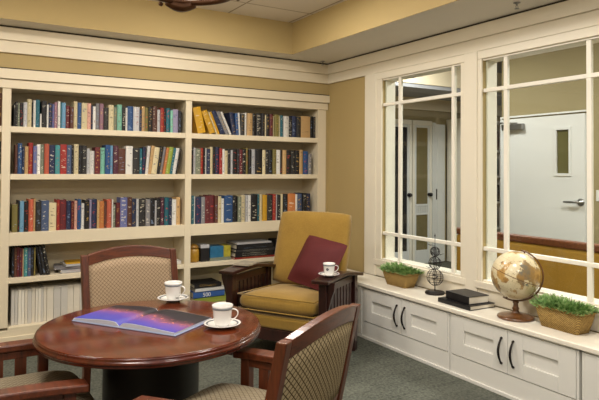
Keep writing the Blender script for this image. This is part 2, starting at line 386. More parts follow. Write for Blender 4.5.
# glazed white door and its neighbours on the end wall
def lite_door(name, x0, x1, label_glass, mid=True, s=.10):
    d = thing(name, None, None, ((x0 + x1) / 2, 1.6, 0)); d['kind'] = 'structure'; h = (x1 - x0) / 2
    b = MB()
    b.box(-h - .04, -h, -.03, 0, 0, 2.05); b.box(h, h + .04, -.03, 0, 0, 2.05); b.box(-h - .04, h + .04, -.03, 0, 2.051, 2.12)
    b.build('door_frame', M['white_frame'], d, bevel=.004)
    b = MB()
    b.box(-h, -h + s, -.02, 0, 0, 2.05); b.box(h - s, h, -.02, 0, 0, 2.05); b.box(-h + s, h - s, -.02, 0, 2.05 - s, 2.05); b.box(-h + s, h - s, -.02, 0, 0, .2)
    if mid:
        b.box(-h + s, h - s, -.02, 0, .85, .88); b.box(-h + s, h - s, -.02, 0, .72, .75)
        n = 6
        for k in range(n): x = -h + s + (2 * h - 2 * s) * (k + .5) / n; b.box(x - .012, x + .012, -.018, 0, .75, .85)
    lf = b.build('door_leaf', M['door'], d, bevel=.003)
    b = MB(); b.box(-h + s, h - s, -.008, 0, .2, 0.72 if mid else 2.05 - s)
    if mid: b.box(-h + s, h - s, -.008, 0, .88, 2.05 - s)
    b.build('pane', label_glass, lf)
    b = MB(); b.lathe([(0, 0), (.026, 0), (.026, .01), (.01, .014), (.01, .03), (.028, .04), (.024, .062), (0, .066)], 18, M=Matrix.Rotation(PI / 2, 4, 'X'))
    b.build('door_knob', M['iron'], lf, loc=(h - s / 2, -.02, 1.02))
    return d
lite_door('door_2', 1.70, 2.50, M['dark'], mid=False, s=.04)
lite_door('door_3', 2.60, 2.90, plain('olive_lite', (128, 118, 84), .2), s=.035)
d4 = thing('door_4', None, None, (3.10, 1.6, 0)); d4['kind'] = 'structure'
b = MB(); b.box(-.155, -.085, -.035, 0, 0, 2.10); b.box(-.085, .115, -.02, 0, 0, 2.08, .004); b.box(-.05, .08, -.024, -.02, .2, 1.9, .004); lf = b.build('door_leaf', M['door'], d4)
b = MB(); b.box(-.012, .012, -.03, -.02, -.08, .08, .003); b.build('door_handle', M['iron'], lf, loc=(-.065, 0, 1.02))
ab = thing('bookcase', 'white bookcase of dark books seen through the left window', 'bookcase', (3.66, 1.45, 0))
b = MB(); b.box(-.4, -.36, -.15, .15, 0, 2.1); b.box(.5, .54, -.15, .15, 0, 2.1); b.box(-.4, .54, .13, .15, 0, 2.1); b.box(-.4, .54, -.15, .15, 2.1, 2.16); b.build('case', M['white_frame'], ab)
for z in (.1, .5, .9, 1.3, 1.7):
    b = MB(); b.box(-.36, .5, -.14, .13, z - .03, z); b.build('shelf', M['white_frame'], ab)
AB = []
for zi, z in enumerate((.5, .9, 1.3, 1.7)):
    x = -.35; k = 0
    while x < .44:
        w = random.uniform(.03, .055); h = random.uniform(.25, .33)
        c = random.choice(['black', 'charcoal', 'black', 'navy', 'brown', 'silver', 'olive'])
        b = MB(); b.box(-w / 2 + .001, w / 2 - .001, -.12, .06, 0, h)
        o = b.build('book', M['b_' + c]); o.location = (3.66 + x + w / 2, 1.45, z + .0005)
        tag(o, 'dark book in the far room bookcase seen through the left window', 'book', 'books in the far room bookcase')
        x += w + .001; k += 1

# sofa back under the windows, other side of the wall
sf = thing('sofa', 'ochre sofa with a brown wooden top rail behind the right window', 'sofa', (.95, -2.25, 0))
b = MB(); b.box(-.20, -.11, -1.6, 1.30, .80, .855, .012); b.build('top_rail', M['orangewood'], sf)
b = MB(); b.box(-.19, -.10, -1.55, 1.26, .12, .80, .03, 3); b.build('backrest', M['ochre_fabric'], sf)
b = MB(); b.box(-.10, .55, -1.5, 1.2, .14, .44, .04, 3); b.build('seat', M['ochre_fabric'], sf)
for x in (-.15, .5):
    for y in (-1.5, 1.2):
        b = MB(); b.box(x - .025, x + .025, y - .025, y + .025, 0, .16); b.build('leg', M['orangewood'], sf)

# ------------------------------------------------------------------ built-in bookcase
YF, YB = 0.0, .31
BAYS = {'c': (-4.25, -2.938), 'a': (-2.878, -1.503), 'b': (-1.446, -.122)}
SH = {1: 1.699, 2: 1.338, 3: .895, 4: .552, 5: .187}
bc = thing('built_in_bookcase', 'cream built-in bookcase covering the whole back wall', 'bookcase', (-2.1, .15, 0))
def cpart(name, boxes, m='trim', bev=.002):
    b = MB()
    for q in boxes: b.box(*q)
    o = b.build(name, M[m], bc, bevel=bev); o.location = (2.1, -.15, 0); return o
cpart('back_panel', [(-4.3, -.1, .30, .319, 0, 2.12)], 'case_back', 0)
cpart('base_board', [(-4.3, -.026, .0, .30, 0, .187 - .02), (-4.3, -.026, -.012, 0, 0, .12)])
cpart('face_frame_divider', [(-2.938, -2.878, 0, .30, .187, 1.99)])
cpart('face_frame_divider', [(-1.503, -1.446, 0, .30, .187, 1.99)])
cpart('end_panel', [(-.122, -.027, 0, .30, .187, 1.99)])
cpart('end_panel', [(-4.3, -4.25, 0, .30, .187, 1.99)])
cpart('top_panel', [(-4.3, -.027, 0.0, .30, 1.985, 2.05)])
cpart('header', [(-4.3, -.002, -.030, 0, 2.054, 2.128), (-4.3, -.012, -.010, 0, 1.985, 2.051)])
cpart('shadow_gap_strip', [(-4.3, -.002, -.022, .0, 2.128, 2.137)], 'gap_shade', 0)  # shadow line on top of the header, put in as a dark-coloured strip
for k, (x0, x1) in BAYS.items():
    for i, z in SH.items():
        th = {1: .045, 2: .042, 3: .098, 4: .038, 5: .02}[i]
        cpart('frieze_shelf' if i == 3 else 'shelf', [(x0, x1, 0.0 if i in (3, 5) else .004, .30, z - th, z)])

# ------------------------------------------------------------------ books
M['bk_plain'] = plain('plain_black_cover', (24, 22, 24), .45, .1, 20)
SHN = {'a1': 'top shelf, left bay', 'a2': 'second shelf, left bay', 'a3': 'third shelf, left bay', 'a4': 'fourth shelf, left bay',
       'b1': 'top shelf, right bay', 'b2': 'second shelf, right bay', 'b3': 'third shelf, right bay',
       'c1': 'top shelf, cut off at left edge', 'c2': 'second shelf, cut off at left edge', 'c3': 'third shelf, cut off at left edge',
       'c4': 'fourth shelf, cut off at left edge', 'c5': 'bottom shelf, cut off at left edge'}
ORD = lambda n: {1: 'first', 2: 'second', 3: 'third'}.get(n) or ('%d' % n + ('th' if 10 <= n % 100 <= 20 else {1: 'st', 2: 'nd', 3: 'rd'}.get(n % 10, 'th')))
def book_mesh(w, d, h, cm):
    """upright book, spine towards -y: two boards, rounded spine, page block"""
    b = MB(); t = min(.003, w * .12)
    prof = []
    b.box(-w / 2, -w / 2 + t, .004, d, 0, h); b.box(w / 2 - t, w / 2, .004, d, 0, h)
    n = 5; secs = []
    for z in (0, h):
        q = [(-w / 2 + w * i / n, .004 - min(.006, w * .2) * math.sin(PI * i / n), z) for i in range(n + 1)] + [(w / 2 - w * i / n, .007, z) for i in range(n + 1)]
        secs.append(q)
    b.loft(secs)
    b.mi = 1; b.box(-w / 2 + t, w / 2 - t, .006, d - .003, .004, h - .004)
    return b, [M['b_' + cm], M['paper']]
used = {}
for key, (X0, txt) in ROWS.items():
    items = [t.split() for t in txt.split(', ')]
    z = SH[int(key[1])]; x = X0
    real = [i for i, t in enumerate(items) if t[0] != 'gap']
    labs = []
    names = [items[i][0].replace('_', ' ') for i in real]
    for q, i in enumerate(real):
        c = names[q]
        lean = 'leaning ' if len(items[i]) > 3 and abs(float(items[i][3])) > 3 else ''
        l = names[q - 1] if q else None; r = names[q + 1] if q + 1 < len(names) else None
        if l and r: s = '%s%s book between %s and %s, %s' % (lean, c, l, r, SHN[key])
        elif r: s = '%s%s book at the left end of the %s' % (lean, c, SHN[key])
        else: s = '%s%s book at the right end of the %s' % (lean, c, SHN[key])
        labs.append(s)
    for q, s in enumerate(labs):
        if labs.count(s) > 1: labs[q] = None
    for q in range(len(labs)):
        if labs[q] is None:
            labs[q] = '%s book, %s from the left on the %s' % (names[q], ORD(q + 1), SHN[key])
    q = 0
    for t in items:
        w = int(t[1]) / 1000; h = int(t[2]) / 1000; a = math.radians(float(t[3])) if len(t) > 3 else 0
        if t[0] == 'gap': x += w; continue
        tw = w * math.cos(a) - .0012
        dep = random.uniform(.13, .18)
        b, mm = book_mesh(tw, dep, h, t[0])
        o = b.build('book', mm)
        # pivot on the corner it leans over
        s = 1 if a >= 0 else -1
        px = x + w * (.5 + .5 * s) - s * .0006
        o.matrix_world = Matrix.Translation((px, .035 + random.uniform(0, .02), z + .0006)) @ Matrix.Rotation(a, 4, 'Y') @ Matrix.Translation((-s * tw / 2, 0, 0))
        xs = [(o.matrix_world @ v.co).x for v in o.data.vertices]; lo, hi = BAYS[key[0]]
        dx = max(0, lo + .001 - min(xs)) - max(0, max(xs) - hi + .001)
        if dx: o.matrix_world = Matrix.Translation((dx, 0, 0)) @ o.matrix_world
        tag(o, labs[q], 'book', 'books on the ' + SHN[key]); q += 1; x += w

# pale magazines filed on the bottom shelf
x = -2.85; q = 0
while x < -1.62:
    w = random.uniform(.018, .032) if x < -2.62 else random.uniform(.045, .06)
    b = MB(); c = random.choice(['m1', 'm2', 'm3'])
    if c not in M: M[c] = plain('pale_magazine_' + c, {'m1': (214, 206, 190), 'm2': (196, 192, 184), 'm3': (224, 218, 204)}[c], .5, .05, 30)
    hh = random.uniform(.262, .27)
    b.box(0, w - .002, 0, .2, 0, hh); b.box(w * .2, w * .6, -.0015, 0, .03, .09)
    o = b.build('magazine_file', M[c]); o.location = (x, .05 + random.uniform(0, .012), .1875)
    tag(o, 'pale magazine bundle on the bottom shelf behind the far chair', 'magazine', 'pale magazines on the bottom shelf'); x += w; q += 1

def flat_book(name, label, cat, x, y, z, w, d, h, rz, cm, group=None, bev=.001):
    """book lying flat; spine along its -y side"""
    t = thing(name, label, cat, (x, y, z), rz, group); k = min(.004, h * .2)
    b = MB(); b.box(-w / 2, w / 2, -d / 2, d / 2, 0, k, bev); b.box(-w / 2, w / 2, -d / 2, d / 2, h - k, h, bev); b.box(-w / 2, w / 2, -d / 2, -d / 2 + .005, 0, h, bev)
    b.build('cover', M[cm] if isinstance(cm, str) else cm, t)
    b = MB(); b.box(-w / 2 + .005, w / 2 - .005, -d / 2 + .005, d / 2 - .005, k, h - k); b.build('page_block', M['paper'], t)
    return t
# fourth shelf, left bay: loose magazines
zz = SH[4] + .001
for i, (x, y, w, d, h, r, c, l) in enumerate([(-2.36, .15, .30, .21, .026, .05, 'b_silver', 'pale grey magazine at the bottom of the loose stack beside dark books'),
        (-2.40, .15, .28, .20, .022, -.12, 'b_grey', 'grey magazine in the middle of the loose stack beside dark books'),
        (-2.34, .15, .27, .20, .014, .10, 'b_silver', 'silver magazine under the yellow one on the loose stack'),
        (-2.33, .16, .25, .19, .008, -.06, 'b_yellow', 'yellow magazine on top of the loose stack beside dark books'),
        (-2.05, .15, .28, .2, .03, 0, 'b_maroon', 'dark red book lying flat on the fourth shelf behind the chair')]):
    flat_book('magazine', l, 'magazine', x, y, zz, w, d, h, r, c)
    if i < 4: zz += h + .001
    if i == 3: zz = SH[4] + .001
flat_book('book', 'white book lying at the right end of the fourth shelf, left bay', 'book', -1.62, .14, SH[4] + .001, .2, .22, .03, 0, 'b_white')
# fourth shelf, right bay
Z4 = SH[4] + .001
g = thing('candle_jar', 'squat golden jar at the left end of the fourth shelf', 'jar', (-1.385, .09, Z4))
b = MB(); b.lathe([(0, 0), (.042, 0), (.05, .012), (.05, .10), (.040, .118), (.036, .12), (0, .12)], 28); b.build('jar_body', plain('gold_jar', (176, 132, 40), .3, .2, 30), g)
b = MB(); b.lathe([(0, .12), (.044, .12), (.046, .135), (.03, .152), (.008, .158), (0, .165)], 28); b.build('jar_lid', plain('gold_lid', (150, 108, 34), .35, .2, 30), g)
g = thing('box', 'small charcoal patterned box beside the golden jar', 'box', (-1.29, .10, Z4))
b = MB(); b.box(-.04, .04, -.05, .05, 0, .12, .003); b.build('carton', M['bk_plain'], g)
b = MB(); b.box(-.041, .041, -.051, .051, .12, .15, .003); b.build('box_lid', M['b_silver'], g)
g = thing('box', 'blue puzzle box with a yellow end on the fourth shelf', 'box', (-1.14, .12, Z4))
b = MB(); b.box(-.10, .03, -.07, .07, .028, .13, .002); b.build('carton', plain('blue_box', (44, 110, 150), .4, .25, 30), g)
b = MB(); b.box(.03, .10, -.07, .07, .028, .13, .002); b.build('box_end', plain('yellow_green_box', (190, 178, 60), .4, .3, 40), g)
b = MB(); b.box(-.102, .102, -.072, .072, 0, .028, .002); b.build('box_base', M['b_sage'], g)
zz = Z4
for c, h, w, x, l in (('b_red', .018, .42, -.80, 'red book at the bottom of the flat stack on the fourth shelf'), ('b_black', .042, .40, -.81, 'black book just above the red one in the flat stack'),
        ('b_charcoal', .026, .41, -.79, 'charcoal book in the middle of the flat stack on fourth shelf'), ('b_black', .044, .38, -.80, 'thick black book under the silver one in the flat stack'),
        ('b_silver', .014, .36, -.81, 'thin silver book topping the flat stack on the fourth shelf')):
    flat_book('book', l, 'book', x, .14, zz, w, .24, h, random.uniform(-.03, .03), c, 'flat stack on the fourth shelf'); zz += h + .0012
x = -.50
for c, h, l in (('b_black', .15, 'black box file standing behind the armchair on the fourth shelf'), ('b_charcoal', .14, 'charcoal box file standing right of the black one on fourth shelf'), ('b_navy', .15, 'navy box file standing at the right end of the fourth shelf')):
    b = MB(); b.box(-.06, .06, -.08, .08, 0, h, .003); o = b.build('box_file', M[c]); o.location = (x, .14, Z4); tag(o, l, 'box file', 'box files on the fourth shelf'); x += .13
# bottom shelf, right bay
zz = SH[5] + .001
BL = plain('blue_white_cover', (60, 96, 160), .35, .1)
for c, h, w, x, l in (('b_lime', .05, .40, -1.20, 'green book at the bottom of the stack on the bottom shelf'), (BL, .052, .30, -1.26, 'blue book with white numerals on its spine, bottom shelf'),
        ('b_white', .032, .28, -1.25, 'white book on the blue one in the bottom shelf stack'), ('b_black', .035, .26, -1.27, 'black book topping the stack on the bottom shelf')):
    t = flat_book('book', l, 'book', x, .14, zz, w, .24, h, 0, c, 'stack of books on the bottom shelf')
    if c is BL:
        cu = bpy.data.curves.new('numerals', 'FONT'); cu.body = '500'; cu.size = .05; cu.extrude = .0006; cu.align_x = 'LEFT'
        tmp = bpy.data.objects.new('n', cu); me = bpy.data.meshes.new_from_object(tmp); bpy.data.objects.remove(tmp); to = bpy.data.objects.new('spine_numerals', me); COL.objects.link(to); to.parent = t; to.rotation_euler = (PI / 2, 0, 0); to.location = (-.06, -.1208, .008); me.materials.clear(); me.materials.append(M['china'])
    zz += h + .001
M['b_green'] = plain('green_cover', (60, 130, 60), .4, .2, 30)
g = thing('box', 'green patterned box standing beside the stack on the bottom shelf', 'box', (-.94, .13, SH[5] + .001))
b = MB(); b.box(-.05, .05, -.06, .06, 0, .10, .002); b.build('carton', M['b_green'], g)
b = MB(); b.box(-.051, .051, -.061, .061, .10, .115, .002); b.build('box_lid', M['b_sage'], g)

# ------------------------------------------------------------------ window bench: cabinets and counter
DX = -.318; CZ = .4516
HM = M['iron']
def cabinet(name, label, y1, y0, split):
    """runs from y1 (far) to y0 (near); its front at DX"""
    t = thing('bench_cabinet', label, 'cabinet', (DX, y0, 0), 0, None); L_ = y1 - y0
    b = MB(); b.box(.020, .30, .001, L_ - .001, 0, .42); b.box(0, .02, .001, L_ - .001, 0, .140); b.box(0, .02, .001, L_ - .001, .412, .42)
    b.box(0, .02, .001, .016, .14, .42); b.box(0, .02, L_ - .016, L_ - .001, .14, .42); b.build('body', M['cab'], t)
    b = MB(); b.box(-.010, 0, .0, L_, .0, .022, .002); b.build('plinth_strip', M['cab'], t)
    ys = [(.018, split - .002, 1), (split + .002, L_ - .018, 0)]
    for a, c, side in ys:
        d = c - a; s = .108; v = .088
        dt = thing('door', None, None, (0, a, .144)); dt.parent = t
        bpy.data.objects.remove(dt)
        b = MB(); z1 = .265
        b.box(-.004, .016, 0, s, 0, z1); b.box(-.004, .016, d - s, d, 0, z1); b.box(-.004, .016, s, d - s, 0, v); b.box(-.004, .016, s, d - s, z1 - v, z1)
        b.box(.008, .012, s, d - s, v, z1 - v)
        o = b.build('door', M['cab'], t, loc=(0, a, .144), bevel=.0025)
        yh = d - .042 if side else .042
        pts = []
        for k in range(13):
            f = k / 12; pts.append((-.012 - .026 * math.sin(PI * f), yh, .055 + .155 * f))
        rad = [.0045 + .0035 * math.sin(PI * k / 12) for k in range(13)]; rad[0] = rad[-1] = .007
        h = MB(); h.tube(pts, rad, 10)
        for q in (0, -1): h.lathe([(0, 0), (.007, 0), (.007, .01), (0, .01)], 12, c=(-.013, yh, pts[q][2]), M=Matrix.Rotation(PI / 2, 4, 'Y'))
        h.build('handle', HM, o)
    return t
cabinet('c', 'white bench cabinet under the left window, next to the armchair', -1.000, -1.975, .495)
cabinet('c', 'white bench cabinet under the globe and the black books', -1.980, -2.930, .470)
cabinet('c', 'white bench cabinet cut off at the right edge of the photo', -2.945, -3.90, .48)
b = MB(); b.box(DX, -.002, -.999, -.034, 0, .42); b.box(DX - .008, DX, -.999, -.034, 0, .022); b.box(DX - .006, DX, -.99, -.94, .03, .41)
o = b.build('bench_end_panel', M['cab'], bevel=.002); tag(o, 'plain white bench panel between the armchair and the first cabinet', 'cabinet')
b = MB(); b.box(DX - .018, -.027, -4.12, -.034, .4215, CZ, .006, 3)
o = b.build('bench_worktop', M['counter']); tag(o, 'pale cream worktop running along under the two windows', 'worktop')

# ------------------------------------------------------------------ things on the bench
def leafmat():
    t = NT('fern_green', .55, spec=.3); v = t.coord(); n = t.noise(v, 45, 2)
    t.col(t.ramp(n, [(.3, lin((74, 108, 54))), (.5, lin((124, 162, 92))), (.7, lin((190, 210, 150)))])); return t.m
M['fern'] = leafmat()
def wicker():
    t = NT('wicker', .7, spec=.2); v = t.coord()
    tc = t.n('ShaderNodeTexCoord'); sp = t.n('ShaderNodeSeparateXYZ'); t.l(tc.outputs['Object'], sp.inputs[0])
    ang = t.math('ADD', sp.outputs[0], sp.outputs[1])
    a = t.math('SINE', t.math('MULTIPLY', ang, 520)); c = t.math('SINE', t.math('MULTIPLY', sp.outputs[2], 620))
    h = t.math('MULTIPLY', a, c); hh = t.math('ADD', t.math('MULTIPLY', h, .5), .5)
    n = t.noise(v, 60, 2)
    f = t.math('ADD', t.math('MULTIPLY', hh, .6), t.math('MULTIPLY', n, .4))
    t.col(t.ramp(f, [(.2, lin((84, 60, 28))), (.8, lin((206, 172, 104)))])); t.bump(hh, .8, .004); return t.m
M['wicker'] = wicker()
def basket(label, x, y, L0, L1, W0, W1, H, seed, rz=0):
    random.seed(seed)
    t = thing('fern_basket', label, 'planter', (x, y, CZ + .0005), rz)
    def rr(w, l, z, k=.02):
        q = []
        for sx, sy, a0 in ((1, 1, 0), (-1, 1, 90), (-1, -1, 180), (1, -1, 270)):
            for s in range(5):
                a = math.radians(a0 + s * 22.5); q.append((sx * (w / 2 - k) + k * math.cos(a), sy * (l / 2 - k) + k * math.sin(a), z))
        return q
    b = MB(); b.loft([rr(W0, L0, 0), rr(W0 * .4 + W1 * .6, L0 * .4 + L1 * .6, H * .55), rr(W1, L1, H), rr(W1 - .012, L1 - .012, H), rr(W0, L0, H * .6)], smooth=True)
    b.build('basket', M['wicker'], t)
    b = MB(); b.tube([Vector(p) for p in rr(W1, L1, H - .003)], .006, 8, closed=True); b.build('rim', M['wicker'], t)
    b = MB()
    for k in range(520):
        fx = random.uniform(-1, 1); fy = random.uniform(-1, 1)
        p = Vector((fx * W1 * .46, fy * L1 * .48, H - .008))
        out = Vector((fx * .9, fy * .8, random.uniform(.5, 1.1))).normalized()
        ln = random.uniform(.035, .075) * (1.2 - .25 * abs(fx)); side = out.cross(Vector((0, 0, 1))).normalized()
        if random.random() < .5: side = Matrix.Rotation(random.uniform(-1, 1), 3, out) @ side
        mid = p + out * ln * .6; tip = p + out * ln + Vector((0, 0, -ln * .25 * abs(fx)))
        b.poly([p, mid + side * .0015, tip, mid - side * .0015])
        for s in range(6):
            f = .3 + .7 * s / 6; c = p.lerp(tip, f); w = .018 * (1.25 - f)
            for sg in (-1, 1):
                e = c + side * sg * w + out * .006 + Vector((0, 0, random.uniform(-.003, .003)))
                b.poly([c - out * .002, c + side * sg * w * .5 + out * -.003, e, c + side * sg * w * .4 + out * .006])
    b.build('fern_foliage', M['fern'], t)
basket('green fern in a woven basket on the bench, left of the wire sculpture', -.125, -1.245, .23, .31, .11, .15, .115, 3)
basket('green fern in a woven basket on the bench, right of the globe', -.125, -2.71, .25, .32, .12, .155, .125, 5, -.04)

# stacked wire orb sculpture
t = thing('wire_orb_sculpture', 'dark wire sculpture of three stacked orbs with leaves on round base', 'ornament', (-.10, -1.61, CZ + .0005))
b = MB(); b.lathe([(0, 0), (.072, 0), (.076, .008), (.070, .018), (.02, .024), (0, .024)], 32); b.build('base', M['iron'], t)
b = MB(); b.tube([(0, 0, .02), (0, 0, .44)], [.004, .002], 8); b.lathe([(0, .43), (.005, .435), (0, .46)], 8); b.build('spindle', M['iron'], t)
for zc, r in ((.125, .062), (.232, .047), (.318, .036)):
    b = MB()
    for k in range(3):
        a = PI * k / 3
        b.tube([(r * math.cos(u) * math.cos(a), r * math.cos(u) * math.sin(a), zc + r * math.sin(u)) for u in [2 * PI * i / 28 for i in range(28)]], .0024, 6, closed=True)
    for f in (-.5, 0, .5):
        q = r * math.sqrt(1 - f * f)
        b.tube([(q * math.cos(u), q * math.sin(u), zc + r * f) for u in [2 * PI * i / 28 for i in range(28)]], .0020, 6, closed=True)
    b.build('wire_orb', M['iron'], t)
random.seed(11)
for k in range(12):
    z = random.choice([.12, .15, .2, .24, .30, .33, .37]); a = random.uniform(0, 2 * PI); r = random.uniform(.03, .06)
    c = Vector((r * math.cos(a), r * math.sin(a), z)); u = Vector((math.cos(a), math.sin(a), .5)).normalized(); s = u.cross(Vector((0, 0, 1))).normalized()
    b = MB(); n = u.cross(s) * .0012
    for sg in (1,):
        ring = [c - u * .014, c + s * .009, c + u * .004 + s * .008, c + u * .02, c + u * .004 - s * .008, c - s * .009]
        b.loft([[p - n for p in ring], [p + n for p in ring]])
    b.tube([(0, 0, z - .01), tuple(c * .6 + Vector((0, 0, z)) * .4), tuple(c)], .0015, 6)
    b.build('leaf', M['iron'], t)

# two black books
flat_book('book', 'larger black hardcover underneath on the bench, beside the globe', 'book', -.16, -1.975, CZ + .0006, .31, .235, .030, -PI / 2 - .04, 'bk_plain')
flat_book('book', 'thicker black hardcover lying on top of the other beside the globe', 'book', -.16, -1.985, CZ + .0316, .235, .18, .052, -PI / 2 - .10, 'bk_plain')

# globe
def globemat():
    t = NT('antique_globe_map', .3, coat=.3); v = t.coord()
    n = t.noise(v, 6.5, 6, .62); n2 = t.noise(t.coord(loc=(3, 1, 2)), 8, 4); fine = t.noise(v, 60, 2)
    sea = t.ramp(n2, [(.3, lin((206, 188, 146))), (.6, lin((220, 208, 174)))])
    land = t.ramp(n2, [(.34, lin((88, 104, 104))), (.46, lin((160, 124, 66))), (.56, lin((190, 152, 90))), (.66, lin((130, 92, 50)))])
    m = t.ramp(n, [(.485, (0, 0, 0, 1)), (.505, (1, 1, 1, 1))])
    c = t.mix(m, sea, land)
    tc = t.n('ShaderNodeTexCoord'); sp = t.n('ShaderNodeSeparateXYZ'); t.l(tc.outputs['Object'], sp.inputs[0])
    z = t.math('ABSOLUTE', sp.outputs[2]); eq = t.math('LESS_THAN', z, .0022)
    lat = t.math('LESS_THAN', t.math('FRACT', t.math('ADD', t.math('MULTIPLY', sp.outputs[2], 18), 10.5)), .03)
    lon = t.math('ARCTAN2', sp.outputs[1], sp.outputs[0]); lo = t.math('LESS_THAN', t.math('FRACT', t.math('ADD', t.math('MULTIPLY', lon, 12 / PI), 24)), .03)
    c = t.mix(t.math('MULTIPLY', t.math('MAXIMUM', lat, lo), .35), c, lin((130, 100, 60)))
    c = t.mix(eq, c, lin((110, 70, 40)))
    c = t.mix(t.math('MULTIPLY', t.math('GREATER_THAN', fine, .66), .5), c, lin((110, 84, 60)))
    t.col(c); return t.m
t = thing('desk_globe', 'antique-style cream globe on a round wooden stand on the bench', 'globe', (-.165, -2.395, CZ + .0005))
b = MB(); b.lathe([(0, 0), (.108, 0), (.114, .006), (.112, .014), (.095, .020), (.06, .026), (.026, .034), (.018, .05), (.022, .062), (.016, .072), (.014, .09), (.02, .10), (.014, .108), (0, .11)], 40)
b.build('stand', M['globewood'], t)
gc = Vector((0, 0, .272)); GR = .151
Mx = Matrix.Translation(gc) @ Matrix.Rotation(math.radians(-48), 4, 'Z') @ Matrix.Rotation(math.radians(20), 4, 'Y')
b = MB(); b.lathe([(GR * math.sin(PI * i / 32) if 0 < i < 32 else 0, -GR * math.cos(PI * i / 32)) for i in range(33)], 64)
o = b.build('globe_ball', globemat(), t); o.matrix_local = Mx
b = MB(); b.lathe([(0, -GR - .012), (.006, -GR - .012), (.006, -GR + .001), (0, -GR + .001)], 12); b.lathe([(0, GR + .016), (.004, GR + .014), (.006, GR - .001), (0, GR)], 12)
b.build('axis_pin', M['bronze'], o)
b = MB(); R_ = GR + .011
secs = []
for i in range(41):
    a = math.radians(-98 + 196 * i / 40); cx, cz = R_ * math.cos(a), R_ * math.sin(a); d = Vector((math.cos(a), 0, math.sin(a)))
    secs.append([Vector((cx, 0, cz)) + d * p + Vector((0, q, 0)) for p, q in ((-.004, -.007), (.005, -.007), (.005, .007), (-.004, .007))])
b.loft(secs, smooth=True)
mr = b.build('meridian_arm', M['globewood'], t); mr.matrix_local = Mx @ Matrix.Identity(4)

# ------------------------------------------------------------------ armchair
def rectsec(c, u, v, a, b_):
    return [c + u * a + v * b_, c - u * a + v * b_, c - u * a - v * b_, c + u * a - v * b_]
F_ = Vector((-.852, -.522, 0)).normalized()
ARZ = math.atan2(F_.y, F_.x) - PI / 2
t = thing('armchair', 'mustard yellow cushioned armchair with dark slatted wooden arms', 'armchair', (-.955, -1.0, 0), ARZ)
DW = M['darkwood']
def bowz(y): return .628 + .012 * math.sin(PI * min(1, max(0, (.40 - y) / .62))) - .035 * max(0, (.05 - y) / .3)
for s in (1, -1):
    b = MB(); b.box(s * .385 - .03, s * .385 + .03, .30, .36, 0, bowz(.33) - .018, .004); b.build('front_leg', DW, t)
    b = MB(); b.box(s * .385 - .028, s * .385 + .028, -.225, -.17, 0, bowz(-.20) - .018, .004); b.build('rear_leg', DW, t)
    b = MB(); secs = []
    for i in range(21):
        y = .405 - .66 * i / 20; z = bowz(y); secs.append([(s * .385 - .065, y, z), (s * .385 + .065, y, z), (s * .385 + .065, y, z - .024), (s * .385 - .065, y, z - .024)])
    b.loft(secs); b.build('arm_rest', DW, t, bevel=.004)
    b = MB(); b.box(s * .385 - .014, s * .385 + .014, -.17, .30, .14, .21, .003); b.build('lower_side_rail', DW, t)
    b = MB(); b.box(s * .385 - .012, s * .385 + .012, -.17, .30, .53, .583, .003); b.build('upper_side_rail', DW, t)
    for k in range(8):
        y = -.13 + .39 * k / 7; b = MB(); b.box(s * .385 - .008, s * .385 + .008, y - .019, y + .019, .21, .53); b.build('slat', DW, t)
    b = MB()   # curved corbel under the front of the arm
    q = [(0, .0), (.055, .0), (.05, -.05), (.025, -.12), (.008, -.19), (0, -.20)]
    b.loft([[(s * .385 + s * (.03 + p), .33 + e, bowz(.33) - .024 + z) for p, z in q] for e in (-.012, .012)]); b.build('corbel', DW, t)
b = MB(); b.box(-.355, .355, .31, .345, .15, .235, .004); b.build('front_rail', DW, t)
b = MB(); b.box(-.357, .357, -.215, -.185, .15, .235, .004); b.build('rear_rail', DW, t)
def cushion(W_, D_, H_, puff, seg=10):
    """soft box centred at the origin"""
    b = MB(); bm = b.bm
    r = bmesh.ops.create_cube(bm, size=1)
    bmesh.ops.subdivide_edges(bm, edges=bm.edges[:], cuts=seg, use_grid_fill=True)
    for v in bm.verts:
        x, y, z = [c * 2 for c in v.co]
        fx, fy, fz = 1 - abs(x) ** 4, 1 - abs(y) ** 4, 1 - abs(z) ** 4
        k = .03
        ex = x * (W_ / 2 - k * (1 - fy * .9) * .6 - k * .7 * (abs(z) ** 3)); ey = y * (D_ / 2 - k * (1 - fx * .9) * .6 - k * .7 * (abs(z) ** 3))
        ez = z * (H_ / 2) * (1 - .25 * max(abs(x), abs(y)) ** 8) + (1 if z > 0 else -1) * puff * fx * fy * abs(z) ** 2
        v.co = (ex, ey, ez)
    for f in bm.faces: f.smooth = True
    return b
b = MB(); b.box(-.345, .345, -.30, .345, .235, .325, .02, 3); b.build('seat_base', M['mustard'], t)
o = cushion(.66, .66, .125, .018).build('seat_cushion', M['mustard'], t, loc=(0, .03, .393), sub=1)
o.rotation_euler = (math.radians(3), 0, 0)
b = MB()
for z in (-.052, .052):
    k = .324; b.tube([(sx * (k - .01), sy * k + .0, z) for sx, sy in ((1, 1), (-1, 1), (-1, -1), (1, -1))], .005, 6, closed=True)
b.build('piping', M['mustard'], o)
o = cushion(.66, .62, .13, .012).build('back_cushion', M['mustard'], t, loc=(0.04, -.335, .735))
o.rotation_euler = (math.radians(90 + 17), 0, 0)
b = MB()
for s in (1, -1): b.tube([(s * .24, -.30, .30), (s * .24, -.485, .96)], .018, 8)
for z, y in ((.42, -.338), (.62, -.394), (.84, -.456)): b.tube([(-.25, y, z), (.25, y, z)], .014, 8)
b.build('back_frame', DW, t)

